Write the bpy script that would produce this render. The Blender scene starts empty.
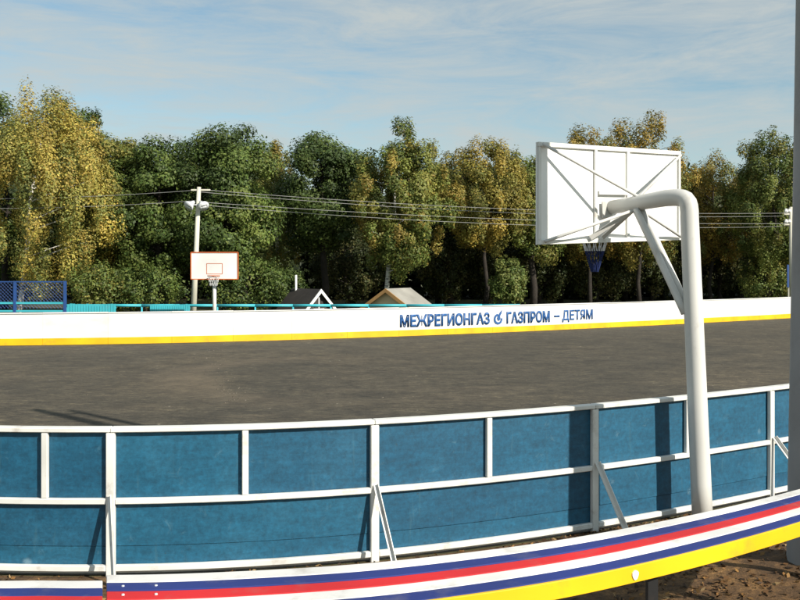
import bpy, bmesh, math, random
import numpy as np

# ------------------------------------------------------------------ camera, sky, sun, exposure
sc = bpy.context.scene
H = 2.5            # camera height
F = 900.0          # focal length in photo pixels (photo is 800 wide)
YH = 268.0         # horizon row in the photo
cd = bpy.data.cameras.new('camera')
cam = bpy.data.objects.new('camera', cd)
sc.collection.objects.link(cam)
cam.location = (0, 0, H)
cam.rotation_euler = (math.radians(90), 0, 0)
cd.sensor_width = 36.0
cd.lens = 36.0 * F / 800.0
cd.shift_y = -(300.0 - YH) / 800.0
cd.clip_start = 0.05
cd.clip_end = 3000
sc.camera = cam

SUN_AZ = math.radians(132.0)     # from +Y towards +X: behind the camera, to the right
SUN_EL = math.radians(33.0)
w = bpy.data.worlds.new('World')
sc.world = w
w.use_nodes = True
nt = w.node_tree
for n in list(nt.nodes):
    nt.nodes.remove(n)
wo = nt.nodes.new('ShaderNodeOutputWorld')
bg = nt.nodes.new('ShaderNodeBackground')
sky = nt.nodes.new('ShaderNodeTexSky')
sky.sky_type = 'NISHITA'
sky.sun_disc = False
sky.sun_elevation = SUN_EL
sky.sun_rotation = SUN_AZ
sky.air_density = 1.0
sky.dust_density = 0.5
sky.ozone_density = 0.5
bg.inputs['Strength'].default_value = 0.10
# thin streaky cloud veil mixed into the sky
tc = nt.nodes.new('ShaderNodeTexCoord')
mp = nt.nodes.new('ShaderNodeMapping')
mp.inputs['Scale'].default_value = (2.0, 2.0, 11.0)
mp.inputs['Rotation'].default_value = (0.0, math.radians(7), 0.0)
mp.inputs['Location'].default_value = (0.37, 0.0, 0.3)
nz = nt.nodes.new('ShaderNodeTexNoise')
nz.inputs['Scale'].default_value = 2.6
nz.inputs['Detail'].default_value = 12
nz.inputs['Roughness'].default_value = 0.68
nz.inputs['Distortion'].default_value = 0.5
cr = nt.nodes.new('ShaderNodeValToRGB')
cr.color_ramp.elements[0].position = 0.34
cr.color_ramp.elements[0].color = (0.2, 0.2, 0.2, 1)
cr.color_ramp.elements[1].position = 0.66
cr.color_ramp.elements[1].color = (0.92, 0.92, 0.92, 1)
mx = nt.nodes.new('ShaderNodeMix')
mx.data_type = 'RGBA'
nt.links.new(tc.outputs['Generated'], mp.inputs['Vector'])
nt.links.new(mp.outputs['Vector'], nz.inputs['Vector'])
nt.links.new(nz.outputs['Fac'], cr.inputs['Fac'])
nt.links.new(cr.outputs['Color'], mx.inputs['Factor'])
tint = nt.nodes.new('ShaderNodeMix')
tint.data_type = 'RGBA'; tint.blend_type = 'MULTIPLY'
tint.inputs['Factor'].default_value = 1.0
tint.inputs['B'].default_value = (0.75, 0.93, 0.91, 1)
nt.links.new(sky.outputs['Color'], tint.inputs['A'])
nt.links.new(tint.outputs['Result'], mx.inputs['A'])
mx.inputs['B'].default_value = (4.15, 4.5, 4.45, 1)
nt.links.new(mx.outputs['Result'], bg.inputs['Color'])
nt.links.new(bg.outputs['Background'], wo.inputs['Surface'])

sd = bpy.data.lights.new('sun', 'SUN')
sd.energy = 5.0
sd.angle = math.radians(0.53)
sd.color = (1.0, 0.93, 0.82)
sun = bpy.data.objects.new('sun', sd)
sc.collection.objects.link(sun)
sun.rotation_euler = (math.radians(90) - SUN_EL, 0, math.pi - SUN_AZ)
sc.view_settings.view_transform = 'Standard'
sc.view_settings.look = 'None'
sc.view_settings.exposure = 0.42
sc.view_settings.gamma = 1.0

rng = np.random.default_rng(7)
random.seed(7)
COL = sc.collection

# ------------------------------------------------------------------ materials
def new_mat(name):
    m = bpy.data.materials.new(name)
    m.use_nodes = True
    t = m.node_tree
    b = t.nodes['Principled BSDF']
    return m, t, b

def noise(t, scale, detail=5, rough=0.6, vec=None, dist=0.0):
    n = t.nodes.new('ShaderNodeTexNoise')
    n.inputs['Scale'].default_value = scale
    n.inputs['Detail'].default_value = detail
    n.inputs['Roughness'].default_value = rough
    n.inputs['Distortion'].default_value = dist
    if vec is not None:
        t.links.new(vec, n.inputs['Vector'])
    return n

def ramp(t, fac, stops):
    r = t.nodes.new('ShaderNodeValToRGB')
    e = r.color_ramp.elements
    while len(e) < len(stops):
        e.new(0.5)
    for k, (p, c) in enumerate(stops):
        e[k].position = p
        e[k].color = tuple(c) + (1,) if len(c) == 3 else c
    t.links.new(fac, r.inputs['Fac'])
    return r

def mixc(t, fac, a, b, mode='MIX'):
    n = t.nodes.new('ShaderNodeMix')
    n.data_type = 'RGBA'
    n.blend_type = mode
    for v, sock in ((fac, 'Factor'), (a, 'A'), (b, 'B')):
        if hasattr(v, 'links'):
            t.links.new(v, n.inputs[sock])
        elif isinstance(v, (int, float)):
            n.inputs[sock].default_value = v
        else:
            n.inputs[sock].default_value = tuple(v) + (1,)
    return n.outputs['Result']

def objvec(t, scale=(1, 1, 1)):
    c = t.nodes.new('ShaderNodeTexCoord')
    m = t.nodes.new('ShaderNodeMapping')
    m.inputs['Scale'].default_value = scale
    t.links.new(c.outputs['Object'], m.inputs['Vector'])
    return m.outputs['Vector']

def bump(t, b, h, strength, dist):
    n = t.nodes.new('ShaderNodeBump')
    n.inputs['Strength'].default_value = strength
    n.inputs['Distance'].default_value = dist
    t.links.new(h, n.inputs['Height'])
    t.links.new(n.outputs['Normal'], b.inputs['Normal'])

def painted(name, col, dirt=(0.16, 0.13, 0.10), amount=0.35, rough=0.5, scale=3.0, vecscale=(1, 1, 1), bumpy=0.15, tone=0.12):
    m, t, b = new_mat(name)
    v = objvec(t, vecscale)
    n1 = noise(t, scale, 8, 0.65, v)
    n2 = noise(t, scale * 9, 6, 0.7, v)
    n3 = noise(t, scale * 0.35, 3, 0.5, v)
    dark = tuple(c * (1 - tone * 1.6) for c in col)
    lite = tuple(min(1, c * (1 + tone)) for c in col)
    base = ramp(t, n3.outputs['Fac'], [(0.3, dark), (0.7, lite)]).outputs['Color']
    grime = ramp(t, n1.outputs['Fac'], [(0.56, (0, 0, 0)), (0.80, (amount,) * 3)]).outputs['Color']
    c1 = mixc(t, grime, base, dirt)
    spots = ramp(t, n2.outputs['Fac'], [(0.66, (0, 0, 0)), (0.76, (amount,) * 3)]).outputs['Color']
    c2 = mixc(t, spots, c1, dirt)
    t.links.new(c2, b.inputs['Base Color'])
    b.inputs['Roughness'].default_value = rough
    if bumpy:
        bump(t, b, n2.outputs['Fac'], bumpy, 0.004)
    return m

M = {}
M['white_steel'] = painted('white_steel', (0.74, 0.74, 0.70), dirt=(0.22, 0.14, 0.08), amount=0.7, rough=0.45, scale=4)
M['white_post'] = painted('white_post', (0.64, 0.64, 0.61), dirt=(0.22, 0.15, 0.09), amount=0.8, rough=0.5, scale=2.4, vecscale=(1, 1, 0.5))
M['white_board'] = painted('white_board', (0.80, 0.80, 0.78), dirt=(0.45, 0.42, 0.38), amount=0.25, rough=0.5, scale=1.5)
M['far_white'] = painted('far_white', (0.74, 0.74, 0.72), dirt=(0.30, 0.28, 0.26), amount=0.42, rough=0.5, scale=0.8, vecscale=(1, 1, 2.5))
M['yellow'] = painted('yellow', (0.78, 0.47, 0.006), dirt=(0.22, 0.14, 0.05), amount=0.6, rough=0.5, scale=3)
M['bench_white'] = painted('bench_white', (0.78, 0.77, 0.74), dirt=(0.25, 0.20, 0.15), amount=0.65, rough=0.5, scale=4)
M['bench_blue'] = painted('bench_blue', (0.013, 0.030, 0.18), dirt=(0.12, 0.12, 0.18), amount=0.7, rough=0.7, scale=4)
M['bench_red'] = painted('bench_red', (0.58, 0.014, 0.018), dirt=(0.28, 0.13, 0.11), amount=0.65, rough=0.7, scale=4)
M['black_steel'] = painted('black_steel', (0.012, 0.012, 0.013), dirt=(0.08, 0.05, 0.03), amount=0.5, rough=0.6, scale=5)
M['concrete'] = painted('concrete', (0.29, 0.29, 0.29), dirt=(0.14, 0.135, 0.13), amount=0.6, rough=0.9, scale=3, bumpy=0.5)
M['aqua'] = painted('aqua', (0.05, 0.42, 0.50), dirt=(0.3, 0.4, 0.4), amount=0.4, rough=0.5, scale=2)
M['deep_blue'] = painted('deep_blue', (0.02, 0.07, 0.24), dirt=(0.1, 0.12, 0.2), amount=0.3, rough=0.5, scale=2)
M['lettering'] = painted('lettering', (0.02, 0.10, 0.30), dirt=(0.25, 0.32, 0.42), amount=0.4, rough=0.5, scale=3)
M['orange'] = painted('orange', (0.55, 0.12, 0.03), amount=0.2, rough=0.5)
M['net'] = painted('net', (0.75, 0.75, 0.75), amount=0.1, rough=0.9)
M['net_blue'] = painted('net_blue', (0.008, 0.022, 0.11), amount=0.1, rough=0.9)
M['wire'] = painted('wire', (0.33, 0.33, 0.32), amount=0.1, rough=0.5)
M['pole_cream'] = painted('pole_cream', (0.62, 0.60, 0.50), amount=0.3, rough=0.8)
M['roof_grey'] = painted('roof_grey', (0.30, 0.29, 0.26), amount=0.4, rough=0.8)
M['roof_dark'] = painted('roof_dark', (0.035, 0.03, 0.028), amount=0.3, rough=0.8)
M['wood_pale'] = painted('wood_pale', (0.62, 0.50, 0.32), amount=0.3, rough=0.8)
M['wood_orange'] = painted('wood_orange', (0.42, 0.24, 0.09), amount=0.3, rough=0.8)
M['lamp_metal'] = painted('lamp_metal', (0.60, 0.62, 0.64), amount=0.3, rough=0.4)

def blue_panel():
    m, t, b = new_mat('blue_plywood')
    v = objvec(t)
    vs = objvec(t, (0.9, 0.9, 5))
    grain = noise(t, 4, 7, 0.7, vs, 0.4)
    blot = noise(t, 1.6, 6, 0.6, v)
    fine = noise(t, 22, 7, 0.8, v)
    scuff = noise(t, 7, 8, 0.75, v, 0.6)
    base = ramp(t, blot.outputs['Fac'], [(0.30, (0.006, 0.071, 0.135)), (0.50, (0.008, 0.084, 0.156)), (0.72, (0.016, 0.102, 0.178))]).outputs['Color']
    g = ramp(t, grain.outputs['Fac'], [(0.34, (0.84, 0.84, 0.84)), (0.66, (1.14, 1.14, 1.14))]).outputs['Color']
    c = mixc(t, 1.0, base, g, 'MULTIPLY')
    f = ramp(t, fine.outputs['Fac'], [(0.35, (0.72, 0.72, 0.72)), (0.66, (1.28, 1.28, 1.28))]).outputs['Color']
    c = mixc(t, 1.0, c, f, 'MULTIPLY')
    oi = t.nodes.new('ShaderNodeObjectInfo')
    ov = ramp(t, oi.outputs['Random'], [(0.0, (0.86, 0.88, 0.90)), (1.0, (1.16, 1.12, 1.08))]).outputs['Color']
    c = mixc(t, 1.0, c, ov, 'MULTIPLY')
    s = ramp(t, scuff.outputs['Fac'], [(0.60, (0, 0, 0)), (0.76, (0.55, 0.55, 0.55))]).outputs['Color']
    c = mixc(t, s, c, (0.10, 0.21, 0.27))
    drip = noise(t, 9, 5, 0.6, objvec(t, (2.2, 2.2, 0.22)), 0.2)
    dm = ramp(t, drip.outputs['Fac'], [(0.62, (0, 0, 0)), (0.72, (0.35, 0.35, 0.35))]).outputs['Color']
    c = mixc(t, dm, c, (0.045, 0.13, 0.18))
    bv = t.nodes.new('ShaderNodeTexVoronoi'); bv.inputs['Scale'].default_value = 1.7
    t.links.new(v, bv.inputs['Vector'])
    bmk = ramp(t, bv.outputs['Distance'], [(0.0, (0.45, 0.45, 0.45)), (0.05, (0.30, 0.30, 0.30)), (0.085, (0, 0, 0))]).outputs['Color']
    bmk = mixc(t, 1.0, bmk, ramp(t, scuff.outputs['Fac'], [(0.42, (0, 0, 0)), (0.6, (1.4, 1.4, 1.4))]).outputs['Color'], 'MULTIPLY')
    c = mixc(t, bmk, c, (0.22, 0.34, 0.40))
    chips = noise(t, 16, 4, 0.6, v)
    s2 = ramp(t, chips.outputs['Fac'], [(0.70, (0, 0, 0)), (0.75, (0.7, 0.7, 0.7))]).outputs['Color']
    c = mixc(t, s2, c, (0.03, 0.05, 0.06))
    t.links.new(c, b.inputs['Base Color'])
    b.inputs['Roughness'].default_value = 0.55
    bump(t, b, grain.outputs['Fac'], 0.25, 0.004)
    return m
M['blue_panel'] = blue_panel()

def asphalt():
    m, t, b = new_mat('asphalt')
    v = objvec(t)
    big = noise(t, 0.16, 5, 0.55, v, 0.8)
    mid = noise(t, 1.1, 7, 0.7, v)
    fine = noise(t, 26, 6, 0.8, v)
    base = ramp(t, big.outputs['Fac'], [(0.32, (0.046, 0.041, 0.029)), (0.50, (0.058, 0.050, 0.034)), (0.68, (0.076, 0.063, 0.041))]).outputs['Color']
    f = ramp(t, mid.outputs['Fac'], [(0.32, (0.62, 0.62, 0.63)), (0.68, (1.38, 1.37, 1.35))]).outputs['Color']
    c = mixc(t, 1.0, base, f, 'MULTIPLY')
    f2 = ramp(t, fine.outputs['Fac'], [(0.34, (0.45, 0.45, 0.45)), (0.68, (1.6, 1.6, 1.6))]).outputs['Color']
    c = mixc(t, 0.8, c, f2, 'MULTIPLY')
    crumbs = noise(t, 4.5, 8, 0.8, objvec(t, (0.4, 1.5, 1)), 0.3)
    f3 = ramp(t, crumbs.outputs['Fac'], [(0.33, (0.48, 0.48, 0.50)), (0.5, (1.0, 1.0, 1.0)), (0.68, (1.7, 1.64, 1.55))]).outputs['Color']
    c = mixc(t, 1.0, c, f3, 'MULTIPLY')
    peb = noise(t, 11, 4, 0.6, objvec(t, (0.55, 1.25, 1)))
    f4 = ramp(t, peb.outputs['Fac'], [(0.36, (0.45, 0.45, 0.46)), (0.46, (0.95, 0.95, 0.95)), (0.58, (1.0, 1.0, 1.0)), (0.68, (1.9, 1.84, 1.7))]).outputs['Color']
    c = mixc(t, 1.0, c, f4, 'MULTIPLY')
    # pale worn drag marks along the rink
    vs = objvec(t, (0.13, 1.0, 1.0))
    st = noise(t, 2.3, 7, 0.7, vs, 0.7)
    sm = ramp(t, st.outputs['Fac'], [(0.55, (0, 0, 0)), (0.76, (0.5, 0.5, 0.5))]).outputs['Color']
    c = mixc(t, sm, c, (0.15, 0.115, 0.075))
    # a wide worn ring where wheels have turned
    gm = t.nodes.new('ShaderNodeTexCoord')
    vd = t.nodes.new('ShaderNodeVectorMath'); vd.operation = 'DISTANCE'
    vd.inputs[1].default_value = (-1.0, 21.0, 0.005)
    t.links.new(gm.outputs['Object'], vd.inputs[0])
    ad = t.nodes.new('ShaderNodeMath'); ad.operation = 'MULTIPLY_ADD'
    t.links.new(big.outputs['Fac'], ad.inputs[0]); ad.inputs[1].default_value = 2.6
    t.links.new(vd.outputs['Value'], ad.inputs[2])
    sc2 = t.nodes.new('ShaderNodeMath'); sc2.operation = 'MULTIPLY'; sc2.inputs[1].default_value = 0.1
    t.links.new(ad.outputs['Value'], sc2.inputs[0])
    rg = ramp(t, sc2.outputs['Value'], [(0.46, (0, 0, 0)), (0.53, (0.36, 0.36, 0.36)), (0.57, (0.28, 0.28, 0.28)), (0.66, (0, 0, 0))]).outputs['Color']
    rg = mixc(t, 1.0, rg, f, 'MULTIPLY')
    sx = t.nodes.new('ShaderNodeSeparateXYZ')
    t.links.new(gm.outputs['Object'], sx.inputs['Vector'])
    mr = t.nodes.new('ShaderNodeMapRange')
    mr.inputs['From Min'].default_value = -4.5; mr.inputs['From Max'].default_value = -0.5
    mr.inputs['To Min'].default_value = 1.0; mr.inputs['To Max'].default_value = 0.12
    t.links.new(sx.outputs['X'], mr.inputs['Value'])
    rg = mixc(t, 1.0, rg, mr.outputs['Result'], 'MULTIPLY')
    c = mixc(t, rg, c, (0.17, 0.13, 0.085))
    # light flecks of grit
    fl = t.nodes.new('ShaderNodeTexVoronoi')
    fl.inputs['Scale'].default_value = 2.6
    t.links.new(v, fl.inputs['Vector'])
    fm = ramp(t, fl.outputs['Distance'], [(0.045, (0.85, 0.85, 0.85)), (0.085, (0, 0, 0))]).outputs['Color']
    gate = ramp(t, mid.outputs['Fac'], [(0.52, (0, 0, 0)), (0.62, (1, 1, 1))]).outputs['Color']
    fm2 = mixc(t, 1.0, fm, gate, 'MULTIPLY')
    c = mixc(t, fm2, c, (0.42, 0.38, 0.30))
    t.links.new(c, b.inputs['Base Color'])
    b.inputs['Roughness'].default_value = 0.92
    bump(t, b, fine.outputs['Fac'], 0.6, 0.01)
    return m
M['asphalt'] = asphalt()

def earth(name, cols, scale=3.0, bs=0.8):
    m, t, b = new_mat(name)
    v = objvec(t)
    n1 = noise(t, scale, 9, 0.7, v, 0.4)
    n2 = noise(t, scale * 8, 6, 0.75, v)
    c = ramp(t, n1.outputs['Fac'], [(0.30, cols[0]), (0.52, cols[1]), (0.72, cols[2])]).outputs['Color']
    f = ramp(t, n2.outputs['Fac'], [(0.34, (0.55, 0.55, 0.55)), (0.68, (1.5, 1.5, 1.5))]).outputs['Color']
    c = mixc(t, 1.0, c, f, 'MULTIPLY')
    t.links.new(c, b.inputs['Base Color'])
    b.inputs['Roughness'].default_value = 0.95
    bump(t, b, n2.outputs['Fac'], bs, 0.03)
    return m
M['earth'] = earth('earth', [(0.042, 0.024, 0.011), (0.13, 0.070, 0.026), (0.32, 0.175, 0.058)])
M['ground'] = earth('ground', [(0.04, 0.05, 0.018), (0.075, 0.075, 0.03), (0.13, 0.10, 0.05)], 0.6, 0.4)

def leaf_mat(name, rough=0.55, trans=0.30):
    m, t, b = new_mat(name)
    a = t.nodes.new('ShaderNodeAttribute')
    a.attribute_name = 'leafcol'
    t.links.new(a.outputs['Color'], b.inputs['Base Color'])
    b.inputs['Roughness'].default_value = rough
    b.inputs['Specular IOR Level'].default_value = 0.3
    tr = t.nodes.new('ShaderNodeBsdfTranslucent')
    t.links.new(a.outputs['Color'], tr.inputs['Color'])
    ms = t.nodes.new('ShaderNodeMixShader')
    ms.inputs['Fac'].default_value = trans
    t.links.new(b.outputs['BSDF'], ms.inputs[1])
    t.links.new(tr.outputs['BSDF'], ms.inputs[2])
    t.links.new(ms.outputs['Shader'], t.nodes['Material Output'].inputs['Surface'])
    return m
M['leaf'] = leaf_mat('leaf')
M['dry_leaf'] = leaf_mat('dry_leaf', 0.7, 0.15)
M['bark_dark'] = earth('bark_dark', [(0.012, 0.010, 0.008), (0.028, 0.022, 0.017), (0.05, 0.04, 0.032)], 4, 0.6)
def birch_bark():
    m, t, b = new_mat('birch_bark')
    v = objvec(t, (1.5, 1.5, 7))
    n = noise(t, 1.3, 5, 0.7, v)
    c = ramp(t, n.outputs['Fac'], [(0.40, (0.04, 0.035, 0.03)), (0.46, (0.52, 0.50, 0.45)), (0.8, (0.66, 0.64, 0.58))]).outputs['Color']
    t.links.new(c, b.inputs['Base Color'])
    b.inputs['Roughness'].default_value = 0.8
    return m
M['birch_bark'] = birch_bark()

# ------------------------------------------------------------------ object helpers
def tag(o, label=None, cat=None, group=None, kind=None):
    for k, v in (('label', label), ('category', cat), ('group', group), ('kind', kind)):
        if v:
            o[k] = v
    return o

def empty(name, loc, label=None, cat=None, group=None):
    o = bpy.data.objects.new(name, None)
    COL.objects.link(o)
    o.location = loc
    o.empty_display_size = 0.2
    tag(o, label, cat, group)
    return o

def link_mesh(name, me, mat, parent=None, smooth=False):
    if mat is not None and not me.materials:
        me.materials.append(mat)
    if smooth:
        me.polygons.foreach_set('use_smooth', [True] * len(me.polygons))
    o = bpy.data.objects.new(name, me)
    COL.objects.link(o)
    if parent is not None:
        o.parent = parent
    return o

class MB:
    """collects verts and faces in WORLD space; build() moves them into the parent's frame"""
    def __init__(self):
        self.v, self.f = [], []
    def add(self, vs, fs):
        k = len(self.v)
        self.v += [tuple(p) for p in vs]
        self.f += [tuple(i + k for i in f) for f in fs]
        return self
    def box(self, c, sx, sy, sz, ax=(1, 0, 0), ay=(0, 1, 0), az=(0, 0, 1)):
        c = np.array(c, float); ax = np.array(ax, float) * sx / 2; ay = np.array(ay, float) * sy / 2; az = np.array(az, float) * sz / 2
        vs = [c + i * ax + j * ay + k * az for k in (-1, 1) for j in (-1, 1) for i in (-1, 1)]
        return self.add(vs, [(0, 2, 3, 1), (4, 5, 7, 6), (0, 1, 5, 4), (2, 6, 7, 3), (0, 4, 6, 2), (1, 3, 7, 5)])
    def bar(self, a, b, wd, ht, up=(0, 0, 1)):
        a = np.array(a, float); b = np.array(b, float)
        d = b - a; L = np.linalg.norm(d); d /= L
        s = np.cross(d, np.array(up, float)); s /= np.linalg.norm(s)
        u = np.cross(s, d)
        return self.box((a + b) / 2, L, wd, ht, d, s, u)
    def tube(self, pts, radii, n=10, cap=True):
        pts = [np.array(p, float) for p in pts]
        if not hasattr(radii, '__len__'):
            radii = [radii] * len(pts)
        vs, fs = [], []
        ref = None
        for i, p in enumerate(pts):
            d = pts[min(i + 1, len(pts) - 1)] - pts[max(i - 1, 0)]
            d = d / (np.linalg.norm(d) + 1e-9)
            if ref is None:
                ref = np.array((1.0, 0, 0)) if abs(d[0]) < 0.8 else np.array((0, 1.0, 0))
            s = ref - d * np.dot(ref, d); s /= np.linalg.norm(s)
            ref = s
            u = np.cross(d, s)
            for k in range(n):
                a = 2 * math.pi * k / n
                vs.append(p + radii[i] * (math.cos(a) * s + math.sin(a) * u))
        for i in range(len(pts) - 1):
            for k in range(n):
                a, b = i * n + k, i * n + (k + 1) % n
                fs.append((a, b, b + n, a + n))
        if cap:
            fs.append(tuple(range(n - 1, -1, -1)))
            fs.append(tuple(range((len(pts) - 1) * n, len(pts) * n)))
        return self.add(vs, fs)
    def mesh(self, name, origin=(0, 0, 0)):
        me = bpy.data.meshes.new(name)
        o = origin
        me.from_pydata([(p[0] - o[0], p[1] - o[1], p[2] - o[2]) for p in self.v], [], self.f)
        me.update()
        return me
    def build(self, name, mat, parent=None, smooth=False, bevel=0.0, thing=None):
        org = (0, 0, 0)
        if thing is not None:
            org = thing.location
        elif parent is not None:
            org = parent.location
        me = self.mesh(name, org)
        if bevel:
            bm = bmesh.new(); bm.from_mesh(me)
            es = [e for e in bm.edges if len(e.link_faces) == 2 and e.calc_face_angle(0) > 0.6]
            bmesh.ops.bevel(bm, geom=es, offset=bevel, segments=1, affect='EDGES')
            bm.to_mesh(me); bm.free()
        return link_mesh(name, me, mat, parent, smooth)

def at(px, Y, z=0.0):
    return np.array(((px - 400.0) / F * Y, Y, z))
def zrow(row, Y):
    return H + (YH - row) / F * Y

class Curve:
    """a plan curve, walked by arc length; n points to the camera side"""
    def __init__(self, xs, Ys, ext_l, ext_r):
        P = np.stack([(xs - 400.0) / F * Ys, Ys], 1)
        d0 = P[0] - P[1]; d0 /= np.linalg.norm(d0)
        d1 = P[-1] - P[-2]; d1 /= np.linalg.norm(d1)
        P = np.vstack([P[0] + d0 * ext_l, P, P[-1] + d1 * ext_r])
        s = np.concatenate([[0], np.cumsum(np.linalg.norm(np.diff(P, axis=0), axis=1))])
        self.P, self.s, self.L = P, s, s[-1]
    def p(self, s):
        return np.array((np.interp(s, self.s, self.P[:, 0]), np.interp(s, self.s, self.P[:, 1])))
    def t(self, s):
        d = self.p(min(s + 0.15, self.L)) - self.p(max(s - 0.15, 0))
        return d / np.linalg.norm(d)
    def pt(self, s, n=0.0, z=0.0):
        p = self.p(s); t = self.t(s)
        return np.array((p[0] + t[1] * n, p[1] - t[0] * n, z))
    def at_px(self, px):
        ss = np.linspace(0, self.L, 6000)
        X = np.interp(ss, self.s, self.P[:, 0]); Y = np.interp(ss, self.s, self.P[:, 1])
        return ss[np.argmin(np.abs(X / np.maximum(Y, .1) * F + 400 - px))]

def sweep(cv, s0, s1, n0, n1, z0, z1, step=0.35):
    k = max(2, int(abs(s1 - s0) / step) + 1)
    m = MB(); vs, fs = [], []
    for i in range(k + 1):
        s = s0 + (s1 - s0) * i / k
        vs += [cv.pt(s, n0, z0), cv.pt(s, n1, z0), cv.pt(s, n1, z1), cv.pt(s, n0, z1)]
    for i in range(k):
        a = 4 * i
        for j in range(4):
            b = (j + 1) % 4
            fs.append((a + j, a + 4 + j, a + 4 + b, a + b))
    fs += [(0, 1, 2, 3), (4 * k + 3, 4 * k + 2, 4 * k + 1, 4 * k)]
    return m.add(vs, fs)

# ------------------------------------------------------------------ plan curves
xs = np.linspace(-60, 860, 200)
near = Curve(xs, 1.3 * F / (160.0 * np.cos((xs - 80) / 945.0)), 9.0, 12.0)
fp = np.polyfit([-150, 0, 100, 250, 380, 500, 620, 790], [78.2, 78, 77, 73.0, 69.0, 64.7, 59.6, 50.2], 3)
xs = np.linspace(-60, 860, 200)
far = Curve(xs, H * F / np.polyval(fp, xs), 16.0, 16.0)

# ------------------------------------------------------------------ ground
g = MB().add([(-900, -300, 0), (900, -300, 0), (900, 1500, 0), (-900, 1500, 0)], [(0, 1, 2, 3)])
tag(g.build('ground', M['ground']), kind='structure')
m = MB(); K = 80
vs = []
for i in range(K + 1):
    a = near.pt(near.L * i / K, -0.0, 0.005); b = far.pt(far.L * i / K, 0.0, 0.005)
    vs += [a, b]
m.add(vs, [(2 * i, 2 * i + 2, 2 * i + 3, 2 * i + 1) for i in range(K)])
tag(m.build('rink_surface', M['asphalt']), kind='structure')
# bare earth strip along the outside of the near boards, lumpy
m = MB(); vs = []; KS, KN = 150, 60
srng = np.random.default_rng(3)
W = srng.normal(size=(24, 3)) * np.array((2.2, 2.2, 0)); PH = srng.uniform(0, 6.28, 24)
def lump(x, y):
    q = sum(math.sin(W[k, 0] * x + W[k, 1] * y + PH[k]) for k in range(24)) / 24
    return q
GP = at(812, 7.1)      # concrete pole foot
def earth_z(x, y):
    d = math.hypot(x - GP[0], y - GP[1])
    return max(0.012, 0.03 + 0.055 * lump(x, y) + 0.16 * math.exp(-(d / 0.9) ** 2))
for i in range(KS + 1):
    s = near.L * i / KS
    for j in range(KN + 1):
        n = 0.03 + 6.0 * (j / KN) ** 1.1
        p = near.pt(s, n)
        f = min(1, (n - 0.03) / 0.15) * min(1, (6.03 - n) / 0.5)
        vs.append((p[0], p[1], 0.004 + (earth_z(p[0], p[1])) * f))
fs = [(i * (KN + 1) + j, i * (KN + 1) + j + 1, (i + 1) * (KN + 1) + j + 1, (i + 1) * (KN + 1) + j) for i in range(KS) for j in range(KN)]
m.add(vs, fs)
tag(m.build('bare_earth', M['earth'], smooth=True), kind='structure')

def leaf_mesh(name, pos, nrm, size, cols, aspect=0.62, rs=None):
    """one rhombus per leaf"""
    rs = rs or rng
    n = len(pos)
    nrm = nrm / (np.linalg.norm(nrm, axis=1, keepdims=True) + 1e-9)
    r = rs.normal(size=(n, 3))
    t1 = np.cross(nrm, r); t1 /= (np.linalg.norm(t1, axis=1, keepdims=True) + 1e-9)
    t2 = np.cross(nrm, t1)
    L = size[:, None] * 0.5
    V = np.stack([pos - t1 * L, pos + t2 * L * aspect, pos + t1 * L, pos - t2 * L * aspect], 1).reshape(-1, 3)
    me = bpy.data.meshes.new(name)
    me.vertices.add(4 * n); me.loops.add(4 * n); me.polygons.add(n)
    me.vertices.foreach_set('co', V.astype(np.float32).ravel())
    me.loops.foreach_set('vertex_index', np.arange(4 * n, dtype=np.int32))
    me.polygons.foreach_set('loop_start', np.arange(0, 4 * n, 4, dtype=np.int32))
    me.update(calc_edges=True)
    ca = me.color_attributes.new('leafcol', 'FLOAT_COLOR', 'POINT')
    C4 = np.ones((n, 4), np.float32); C4[:, :3] = np.clip(cols, 0.002, 1)
    ca.data.foreach_set('color', np.repeat(C4, 4, axis=0).ravel())
    return me

# dry leaves on the earth
N = 26000
ss = np.concatenate([rng.uniform(near.at_px(-40), near.at_px(860) + 2, 8000), rng.uniform(near.at_px(480), near.at_px(860) + 3, N - 8000)])
nn = np.concatenate([rng.uniform(0.05, 3.5, 8000), rng.uniform(0.05, 4.5, N - 8000)])
clus = np.sin(ss * 3.1 + 2 * np.sin(nn * 2.3)) * np.sin(nn * 4.7 + ss)
keep = rng.random(N) < 0.55 + 0.45 * clus
ss, nn = ss[keep], nn[keep]; N = len(ss)
pp = np.array([near.pt(a, b) for a, b in zip(ss, nn)])
pp[:, 2] = [0.012 + earth_z(x, y) * min(1, (q - 0.03) / 0.15) for (x, y, _), q in zip(pp, nn)]
nr = np.stack([rng.normal(0, .55, N), rng.normal(0, .55, N), np.ones(N)], 1)
pal = np.array([(0.20, 0.10, 0.03), (0.11, 0.055, 0.02), (0.28, 0.15, 0.045), (0.05, 0.028, 0.014), (0.36, 0.24, 0.11), (0.03, 0.018, 0.01)])
cc = pal[rng.choice(6, N, p=[.22, .24, .14, .2, .06, .14])] * rng.uniform(0.7, 1.2, (N, 1))
o = link_mesh('fallen_leaves', leaf_mesh('fallen_leaves', pp, nr, rng.uniform(0.018, 0.07, N), cc, 0.5), M['dry_leaf'])
tag(o, 'dry brown leaves littering the earth under the striped bench', 'leaves', kind='stuff')
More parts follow.
